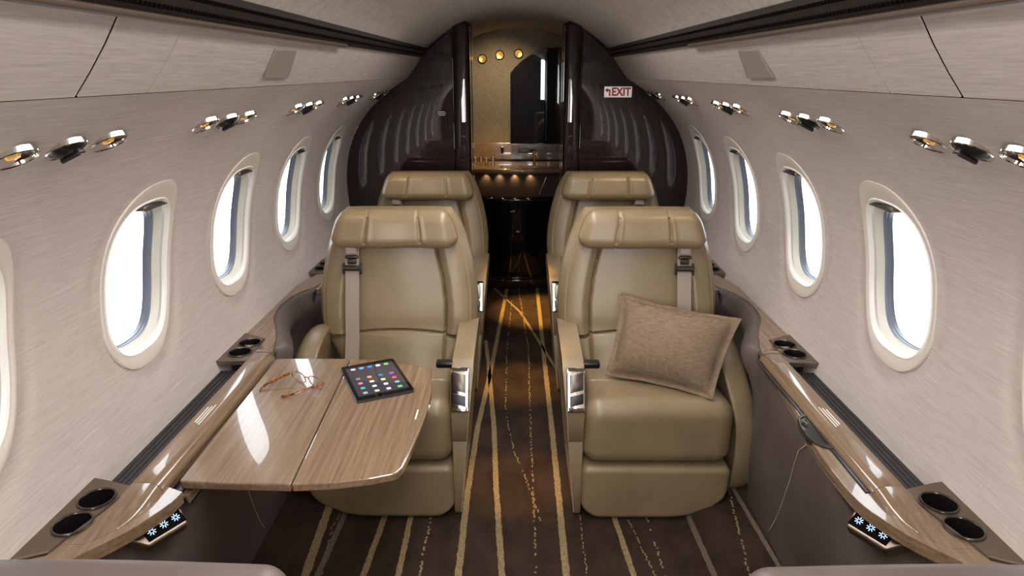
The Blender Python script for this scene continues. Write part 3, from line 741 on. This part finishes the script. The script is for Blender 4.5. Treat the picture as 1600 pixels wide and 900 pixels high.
# ================================================================== SEATS
def seam_d(x, z, curve):  # horizontal distance to a seam x = f(z)
    return abs(abs(x) - interp(z, curve))
WS = [(.30, .168), (.40, .172), (.48, .178), (.58, .184), (.66, .186), (.75, .176), (.87, .150), (1.0, .118)]
HW = [(.36, .215), (.44, .225), (.50, .262), (.540, .284), (.56, .298), (.62, .305), (.70, .304), (.80, .289), (.90, .262), (.96, .235), (1.0, .205), (1.03, .17)]
YF = [(.36, .050), (.42, .060), (.50, .095), (.56, .118), (.62, .130), (.75, .165), (.90, .200), (1.02, .235)]
def make_seat(s, label, group):
    t = thing('club_seat', label, 'seat', (0, 0, 0), group)
    # --- backrest: lofted rounded body with sculpted seams
    NZ, NX = 270, 220
    zt, zb = 1.005, .37
    rows = []
    for i in range(NZ+1):
        z = zb + (zt-zb)*i/NZ
        hw = cspl(z, HW); yf = cspl(z, YF); th = .13
        endr = .045
        e = 1.0
        if z > zt-endr: e = math.sqrt(max(0, 1-((z-(zt-endr))/endr)**2))
        if z < zb+.02: e = math.sqrt(max(0, 1-(((zb+.02)-z)/.02)**2))
        ring = []
        for j in range(NX):
            u = -1 + 2*j/(NX-1)
            x = hw*math.sin(u*PI/2*.999)
            q = x/hw
            edge = (1-abs(q)**7)**(1/2.2) if abs(q) < 1 else 0
            y = yf + th*.5 - (th*.5)*edge*e
            # side bolsters stand proud of the centre panel
            sx = interp(z, WS); ax = abs(x)
            if z > .55:
                y -= .020*smooth(sx-.005, sx+.035, ax)*e*(1-smooth(hw-.035, hw, ax))
                y -= .012*math.cos(min(1, ax/sx)*PI/2)*e
            else:
                y -= .026*math.cos(min(1, ax/sx)*PI/2)*e + .004*smooth(sx, sx+.03, ax)*e
            # seams
            dv = abs(ax - sx); y += .016*math.exp(-(dv/.004)**2)*e
            zh = .548 + .018*(1-min(1, ax/.18)**2)
            if ax < sx+.004: y += .017*math.exp(-((z-zh)/.0036)**2)*e
            else:
                zw = .540 - .02*smooth(.19, .29, ax)
                y += .016*math.exp(-((z-zw)/.005)**2)*e
            if z > .56: y += .004*math.exp(-((ax-(hw-.030))/.0025)**2)*e
            ring.append((s*x, y, z))
        for j in range(20):
            u = 1 - 2*j/19; x = hw*math.sin(u*PI/2*.999); q = x/hw
            edge = (1-abs(q)**4)**.5 if abs(q) < 1 else 0
            ring.append((s*x, yf + th*.5 + th*.5*edge*e + .0005, z))
        rows.append(ring)
    bm = bmesh.new(); V = grid(bm, rows, close_v=True)
    for R in (V[0], V[-1]):
        try: bm.faces.new(R)
        except ValueError: pass
    obj('backrest', bm, M['leather'], t, angle=80)
    # stitching line on the bolsters
    bm = bmesh.new()
    for sg in (-1, 1):
        for i in range(60):
            z = .575 + .36*i/60; hw = cspl(z, HW); x = hw-.024
            y = cspl(z, YF) + .065 - .065*(1-(x/hw)**7)**(1/2.2) - .020*(1-smooth(hw-.035, hw, x)) - .0006
            z2 = z+.0035; 
            tube(bm, [(sg*x, y, z), (sg*(x-.0002), y, z2)], .0008, 4)
    obj('stitching', bm, M['thread'], t, label='pale stitching along the bolsters')
    # --- headrest roll
    def hwarp(x, y, z):
        u = x/.235
        taper = 1 - .10*smooth(.90, 1.01, z)
        zz = z - .012*max(0, abs(u)-.55)**1.5*smooth(.94, 1.0, z)
        # pleats
        for px, dp, wd in ((s*-.10 if s > 0 else .10, .007, .0055), (s*.102, .009, .005)):
            g_ = math.exp(-((x-px - .0015*math.sin(z*60))/wd)**2)
            y += dp*g_*(1 if y < .13 else 0); zz -= .004*g_*(1 if z > .95 else -1)
            y -= .003*math.exp(-((x-px-.012)/.008)**2)*(1 if y < .13 else 0)
        y += (z-.95)*.22 + .004*math.sin(x*22)
        return (x*taper, y, zz)
    bm = bmesh.new(); rbox(bm, (0, .172, .947), (.475, .098, .140), .046, (90, 3, 6), hwarp, k=8)
    obj('headrest', bm, M['leather'], t, angle=80)
    # --- cushion
    def cwarp(x, y, z):
        top = smooth(.36, .43, z)
        z -= .028*smooth(-.18, .10, y)*top
        z += .008*math.cos(min(1, abs(x)/.25)*PI/2)*top
        # cross seam
        d = y - (-.085 + .03*(x/.25)**2)
        z -= .009*math.exp(-(d/.005)**2)*top
        if y < -.2: y += .03*smooth(.40, .22, z)*(1)*0
        if x > .15: x -= .020*smooth(-.10, -.26, y)*0
        # front lower taper
        return (s*x, y, z)
    bm = bmesh.new(); rbox(bm, (.015, -.065, .335), (.512, .42, .235), .060, (24, 60, 6), cwarp, k=8); obj('seat_cushion', bm, M['leather'], t, angle=80)
    # --- leg rest
    def lwarp(x, y, z):
        k = max(0, min(1, (x-.06)/.213)); z += .135*(1-math.sqrt(1-k*k*.995))*(1-smooth(.02, .21, z))
        k2 = smooth(-.16, -.24, x); z += .035*k2*k2*(1-smooth(.03, .15, z))
        y += 0
        return (s*x, y, z)
    bm = bmesh.new(); rbox(bm, (.017, -.210, .109), (.508, .13, .208), .022, (30, 2, 12), lwarp, k=6); obj('leg_rest', bm, M['leather'], t, angle=80)
    # --- aisle armrest: tall side body with sloped nose
    AP = [(.215, .0), (-.235, .0), (-.250, .02), (-.250, .29), (-.244, .298), (-.258, .31), (-.272, .420), (-.266, .440), (-.212, .546), (-.195, .562), (-.16, .574), (.06, .592), (.15, .596), (.20, .580), (.235, .545), (.25, .49)]
    bm = bmesh.new()
    loops = []
    for xx, ins in ((-.302, .010), (-.308, .004), (-.310, 0), (-.310, 0), (-.238, 0), (-.236, .004), (-.240, .010)):
        cy, cz = -.02, .30
        loops.append([(s*(xx + .050*(1 if xx < -.27 else 0)*max(0, 1-q[1]/.55)), q[0]+(cy-q[0])*ins/.25, q[1]+(cz-q[1])*ins/.3) for q in AP])
    V = grid(bm, loops, close_v=True); bm.faces.new(V[0]); bm.faces.new(V[-1])
    o = obj('armrest', bm, M['leather'], t, angle=50, label='tall aisle-side armrest'); bevel(o, .008, 3, 50)
    # chrome control plate on the nose
    q0, q1 = Vector((0, -.271, .425)), Vector((0, -.206, .558)); dv = (q1-q0).normalized(); nv = Vector((0, -dv.z, dv.y))
    def CT(a, b, c):
        bend = max(0, b-.138)
        p = q0 + dv*(b - bend*.45) + nv*c - nv*bend*.75
        return (s*(-.267 + a), p.y, p.z)
    bm = bmesh.new(); rbox(bm, (0, .083, .003), (.062, .166, .011), .005, (2, 12, 1), CT, k=4)
    cp = obj('control_plate', bm, M['chrome'], t, label='chrome control plate')
    bm = bmesh.new(); rbox(bm, (.003, .040, .008), (.044, .034, .004), .0018, (1, 1, 1), lambda a, b, c: CT(a, b + a*.25, c), k=2); obj('button', bm, M['black'], cp, label='black button')
    bm = bmesh.new(); rbox(bm, (.003, .098, .008), (.044, .060, .004), .0018, (1, 1, 1), lambda a, b, c: CT(a, b + a*.25, c), k=2); obj('button', bm, M['dchrome'], cp, label='brushed metal button')
    bm = bmesh.new(); rbox(bm, (s*-.212, -.172, .556), (.060, .036, .022), .007, (1, 1, 1), k=3); obj('belt_receiver', bm, M['black'], t, label='black belt receiver beside the armrest')
    # --- outer armrest, lower and rounded
    OP = [(.20, .05), (-.16, .05), (-.215, .10), (-.235, .20), (-.225, .33), (-.185, .43), (-.12, .505), (-.04, .555), (.05, .578), (.13, .580), (.20, .56)]
    bm = bmesh.new()
    OPs = []
    for i in range(len(OP)):
        a = OP[i]; b = OP[(i+1) % len(OP)]; OPs += [a, ((a[0]+b[0])/2, (a[1]+b[1])/2)]
    loops = []
    for xx, ins in ((.272, .03), (.268, .012), (.270, .002), (.285, 0), (.305, 0), (.330, .004), (.352, .020), (.364, .05), (.366, .09)):
        loops.append([(s*(xx + .035*smooth(.55, .30, q[1]) - .012), q[0]+(-.02-q[0])*ins/.25, q[1]+(.30-q[1])*ins/.30) for q in OPs])
    V = grid(bm, loops, close_v=True); bm.faces.new(V[0]); bm.faces.new(V[-1])
    o = obj('armrest', bm, M['leather'], t, angle=80, label='low rounded outer armrest'); sm = o.modifiers.new('sub', 'SUBSURF'); sm.levels = 1; sm.render_levels = 2
    # --- base
    bm = bmesh.new(); rbox(bm, (0, .0, .13), (.46, .30, .25), .01, (1, 1, 1), k=2); obj('pedestal', bm, M['black'], t, label='dark pedestal')
    # --- shoulder belt
    bx = s*.160
    bm = bmesh.new(); rw = []
    for i in range(25):
        z = .425 + (.885-.425)*i/24; y = cspl(z, YF) - .022 - (.012 if z > .55 else .010) - .004
        xc = bx + s*.006*(1-i/24)
        rw.append([(xc-.026, y, z), (xc+.026, y, z), (xc+.026, y+.003, z), (xc-.026, y+.003, z)])
    V = grid(bm, rw, close_v=True); bm.faces.new(V[0]); bm.faces.new(V[-1]); sb = obj('seat_belt', bm, M['belt'], t, label='greige belt webbing', smooth=False)
    bm = bmesh.new(); y0 = cspl(.82, YF)-.040
    rbox(bm, (bx, y0+.002, .876), (.044, .016, .044), .008, (1, 1, 1), k=3); obj('belt_anchor', bm, M['belt'], sb, label='moulded belt anchor')
    bm = bmesh.new()
    rbox(bm, (bx, y0-.001, .845), (.050, .014, .012), .005, (1, 1, 1), k=2); rbox(bm, (bx, y0-.003, .828), (.034, .012, .020), .005, (1, 1, 1), k=2)
    tube(bm, [(bx-.029, y0-.006, .803), (bx+.029, y0-.006, .803)], .011, 14); rbox(bm, (bx+.032, y0-.004, .800), (.007, .020, .042), .002, (1, 1, 1), k=2); rbox(bm, (bx-.032, y0-.004, .800), (.007, .020, .042), .002, (1, 1, 1), k=2)
    rbox(bm, (bx, y0-.002, .783), (.060, .008, .006), .002, (1, 1, 1), k=2)
    obj('belt_buckle', bm, M['dchrome'], sb, label='bronze roller buckle')
    bm = bmesh.new()
    for q in (-.013, .003, .019): rbox(bm, (bx+s*.002+q, y0-.000, .764), (.009, .007, .032), .003, (1, 1, 1), k=2)
    obj('belt_hook', bm, M['dchrome'], sb, label='metal hook plate')
    return t
G = 'tan leather club seats'
R1 = make_seat(1, 'near right tan leather seat with the linen pillow on it', G); R1.location = (.465, 2.2, 0)
L1 = make_seat(-1, 'near left tan leather seat behind the wooden table', G); L1.location = (-.455, 2.2, 0)
dup(R1, (.465, 3.155, 0), 'far right tan leather seat behind the pillow seat', G)
dup(L1, (-.455, 3.155, 0), 'far left tan leather seat in front of the dark bulkhead', G)
# seats in the foreground facing the other way: only the tops of their backs reach the frame
def back_seat(s):
    t = thing('facing_seat', 'brown leather seat back just entering the bottom %s corner' % ('left' if s < 0 else 'right'), 'seat', (s*.50, .45, 0), 'foreground seat backs')
    bm = bmesh.new()
    rbox(bm, (0, 0, .668), (.52, .14, .62), .035, (16, 2, 8), lambda x, y, z: (x*(1-.05*smooth(.8, 1, z)), y + .10 - (1-z)*-.0 - .12*(1-z), z + (.004*math.cos(x*9)) ), k=6)
    obj('backrest', bm, M['brownl'], t, angle=80)
    bm = bmesh.new(); rbox(bm, (0, .26, .33), (.50, .48, .22), .05, (6, 6, 2), k=5); obj('seat_cushion', bm, M['leather'], t, angle=80)
    bm = bmesh.new(); rbox(bm, (0, .2, .13), (.44, .36, .26), .01, (1, 1, 1), k=2); obj('pedestal', bm, M['black'], t)
    return t
for s in (-1, 1): back_seat(s)

# ================================================================== PILLOW
def pillow():
    C = {'bl': Vector((.319, 2.144, .455)), 'br': Vector((.655, 1.955, .460)), 'tr': Vector((.800, 2.170, .668)), 'tl': Vector((.386, 2.285, .722))}
    ctr = sum(C.values(), Vector())/4
    ex_ = ((C['br']-C['bl'])+(C['tr']-C['tl'])).normalized(); ez = ((C['tl']-C['bl'])+(C['tr']-C['br'])).normalized(); nrm = ex_.cross(ez).normalized()
    if nrm.y > 0: nrm = -nrm
    t = thing('pillow', 'brown linen pillow with a flat flange leaning on the near right seat', 'pillow', ctr)
    N = 64
    def pt(u, v, side):
        a, b = (u+1)/2, (v+1)/2
        # sides pinch inwards between the corners
        pu = u*(1-.055*(1-v*v)); pv = v*(1-.075*(1-u*u))
        a, b = (pu+1)/2, (pv+1)/2
        p = C['bl']*(1-a)*(1-b) + C['br']*a*(1-b) + C['tr']*a*b + C['tl']*(1-a)*b
        fl = .90
        du, dv_ = min(1, abs(u)/fl), min(1, abs(v)/fl)
        h = .092*max(0, (1-du**2.4))**.6*max(0, (1-dv_**2.4))**.6
        h *= 1 + .10*math.sin(5*u+1.3*v)*.5
        rip = .004*math.sin(9*u+2*v)*smooth(.8, 1, abs(v)) + .004*math.sin(8*v+1)*smooth(.8, 1, abs(u))
        wr = .003*math.sin(14*(u+v))*smooth(.3, .9, abs(u*v))
        return p + nrm*((h+.0025)*side*(1 if side > 0 else .45) + rip + wr*side) - ctr
    bm = bmesh.new()
    A = [[pt(-1+2*i/N, -1+2*j/N, 1) for j in range(N+1)] for i in range(N+1)]; B = [[pt(-1+2*i/N, -1+2*j/N, -1) for j in range(N+1)] for i in range(N+1)]
    VA = grid(bm, A); VB = grid(bm, B)
    ra = VA[0][:] + [VA[i][N] for i in range(1, N+1)] + VA[N][::-1][1:] + [VA[i][0] for i in range(N-1, 0, -1)]
    rb = VB[0][:] + [VB[i][N] for i in range(1, N+1)] + VB[N][::-1][1:] + [VB[i][0] for i in range(N-1, 0, -1)]
    for i in range(len(ra)):
        j = (i+1) % len(ra); bm.faces.new((ra[i], ra[j], rb[j], rb[i]))
    obj('cover', bm, M['linen'], t, angle=80)
    bm = bmesh.new(); fl = .915
    loop = [(-fl + 2*fl*k/24, -fl) for k in range(24)] + [(fl, -fl + 2*fl*k/24) for k in range(24)] + [(fl - 2*fl*k/24, fl) for k in range(24)] + [(-fl, fl - 2*fl*k/24) for k in range(24)]
    tube(bm, [pt(u_, v_, 1) for u_, v_ in loop], .0016, 6, True)
    obj('flange_seam', bm, M['linen'], t)
pillow()

# ================================================================== TABLE
t = thing('folding_table', 'glossy wooden fold-out table extended from the left ledge', 'table', (-.50, 1.52, .65)); L = Vector(t.location)
TZ = .657
fixed = [(-.733, 1.212), (-.727, 1.206), (-.60, 1.200), (-.4865, 1.197), (-.5145, 1.847), (-.63, 1.848), (-.744, 1.845)]
leaf = [(-.4835, 1.197), (-.40, 1.203), (-.32, 1.220), (-.275, 1.236), (-.262, 1.246), (-.255, 1.262), (-.247, 1.33), (-.238, 1.43), (-.233, 1.526), (-.235, 1.62), (-.244, 1.71),
        (-.253, 1.765), (-.262, 1.780), (-.280, 1.790), (-.35, 1.815), (-.43, 1.836), (-.5115, 1.847)]
for nm, P, lb in (('table_leaf', fixed, 'inner table leaf beside the ledge'), ('table_leaf', leaf, 'outer bowed table leaf')):
    bm = bmesh.new(); plate(bm, [(x-L.x, y-L.y) for x, y in P], [], TZ-.020-L.z, TZ-L.z, 'z')
    bevel(obj(nm, bm, M['wood'], t, smooth=False, label=lb), .004, 3)
bm = bmesh.new(); rbox(bm, Vector((-.53, 1.525, .630))-L, (.34, .04, .012), .003, (1, 1, 1), k=2); obj('hinge_bar', bm, M['black'], t, label='dark support arm')
bm = bmesh.new(); rbox(bm, Vector((-.258, 1.50, TZ+.0003))-L, (.004, .05, .0006), .0002, (1, 1, 1), k=1); obj('placard_print', bm, M['print'], t)

# tablet
c4 = [Vector((-.528, 1.765, 0)), Vector((-.383, 1.829, 0)), Vector((-.277, 1.627, 0)), Vector((-.421, 1.556, 0))]
cx = sum(c4, Vector())/4; dW = ((c4[1]-c4[0])+(c4[2]-c4[3])).normalized(); dH = Vector((-dW.y, dW.x, 0))
W_ = ((c4[1]-c4[0]).length+(c4[2]-c4[3]).length)/2; H_ = ((c4[0]-c4[3]).length+(c4[1]-c4[2]).length)/2
tb = thing('tablet', 'grey tablet computer showing its home screen of app icons on the table', 'tablet', (cx.x, cx.y, TZ+.001)); tb.rotation_euler = (0, 0, math.atan2(dW.y, dW.x))
bm = bmesh.new(); plate(bm, [], [], 0, 1) if False else None
def rrect(w, h, r, n=6):
    out = []
    for (cx_, cy_, a0) in ((w/2-r, h/2-r, 0), (-w/2+r, h/2-r, 90), (-w/2+r, -h/2+r, 180), (w/2-r, -h/2+r, 270)):
        out += [(cx_+r*math.cos(math.radians(a0+90*i/n)), cy_+r*math.sin(math.radians(a0+90*i/n))) for i in range(n+1)]
    return out
plate(bm, rrect(W_, H_, .009), [], 0, .0065); bevel(obj('tablet_case', bm, M['tabmetal'], tb, smooth=False), .0015, 2)
bm = bmesh.new(); plate(bm, rrect(W_-.002, H_-.002, .008), [], .0065, .0074); obj('front_glass', bm, M['galblack'], tb, smooth=False, label='black glossy front glass')
bm = bmesh.new(); plate(bm, rrect(W_-.020, H_-.042, .001), [], .0074, .0076); sc = obj('screen', bm, M['screen'], tb, smooth=False, label='lit screen')
cols = [(120, 120, 125), (225, 150, 110), (40, 130, 180), (150, 80, 190), (220, 120, 120), (200, 210, 205), (205, 215, 120), (225, 90, 90), (60, 165, 165), (190, 205, 190), (205, 205, 210), (120, 165, 175), (150, 160, 150), (180, 190, 150), (190, 195, 200), (90, 195, 90)]
dock = [(190, 195, 200), (90, 170, 220), (60, 130, 210), (215, 220, 225), (90, 200, 120)]
def icon(x, y, c, i, sz=.0085):
    bm = bmesh.new(); plate(bm, [(a+x, b+y) for a, b in rrect(sz*1.5, sz*1.5, .003, 3)], [], .0076, .0078)
    obj('app_icon', bm, mat('app_colour_%d' % i, lin(*c), .3, emit=lin(*c), es=.3), sc, smooth=False)
for r_ in range(4):
    for q in range(4): icon((-.375+.25*q)*(W_-.03), -.078 + r_*.031 + 0, cols[(3-r_)*4+q], (3-r_)*4+q)
for q in range(5): icon((-.38+.19*q)*(W_-.03), H_/2-.033, dock[q], 20+q, .009)

# eyeglasses
def glasses():
    A = Vector((-.645, 1.690, TZ+.024)); B = Vector((-.535, 1.630, TZ+.024)); ctr = (A+B)/2; ctr.z = TZ
    t = thing('eyeglasses', 'tortoiseshell eyeglasses resting open on the wooden table', 'glasses', ctr)
    d = (B-A).normalized(); n_ = Vector((d.y, -d.x, 0)); n_ = -n_ if n_.y > 0 else n_   # towards the temples
    up = (Vector((0, 0, 1))*.93 - n_*-.25).normalized()
    base = (A+B)/2 - ctr; w = (B-A).length
    for sg in (-1, 1):
        c = base + d*sg*w*.265 - up*.004
        pts = []
        for k in range(36):
            a = 2*PI*k/36; x_, z_ = sup(a, .0255, .0185, 2.5); pts.append(c + d*x_ + up*z_)
        bm = bmesh.new(); tube(bm, pts, .0012, 8, True); rm = obj('lens_rim', bm, M['tort'], t)
        bm = bmesh.new(); V = [bm.verts.new(p) for p in pts]; bm.faces.new(V); obj('lens', bm, M['lens'], rm, smooth=False)
    bm = bmesh.new(); tube(bm, [base - d*.007, base - d*.003+up*.004, base+d*.003+up*.004, base+d*.007], .0016, 8); obj('bridge', bm, M['tort'], t)
    for E, tip in ((A, Vector((-.722, 1.632, TZ+.003))), (B, Vector((-.628, 1.584, TZ+.003)))):
        s0 = E + d*(.004 if E is B else -.004); P = []
        for k in range(15):
            u_ = k/14; p = s0.lerp(tip, u_); p.z = s0.z*(1-u_**1.2) + (tip.z)*u_**1.2
            if u_ > .72: p += Vector((0, 0, -.0)) + (d*(-.012)*((u_-.72)/.28)**2)*(1 if E is B else -1)
            P.append(p-ctr)
        bm = bmesh.new(); tube(bm, P, [.0030]*9+[.0026]*6, 8, flat=1.4); obj('temple', bm, M['tort'], t)
glasses()
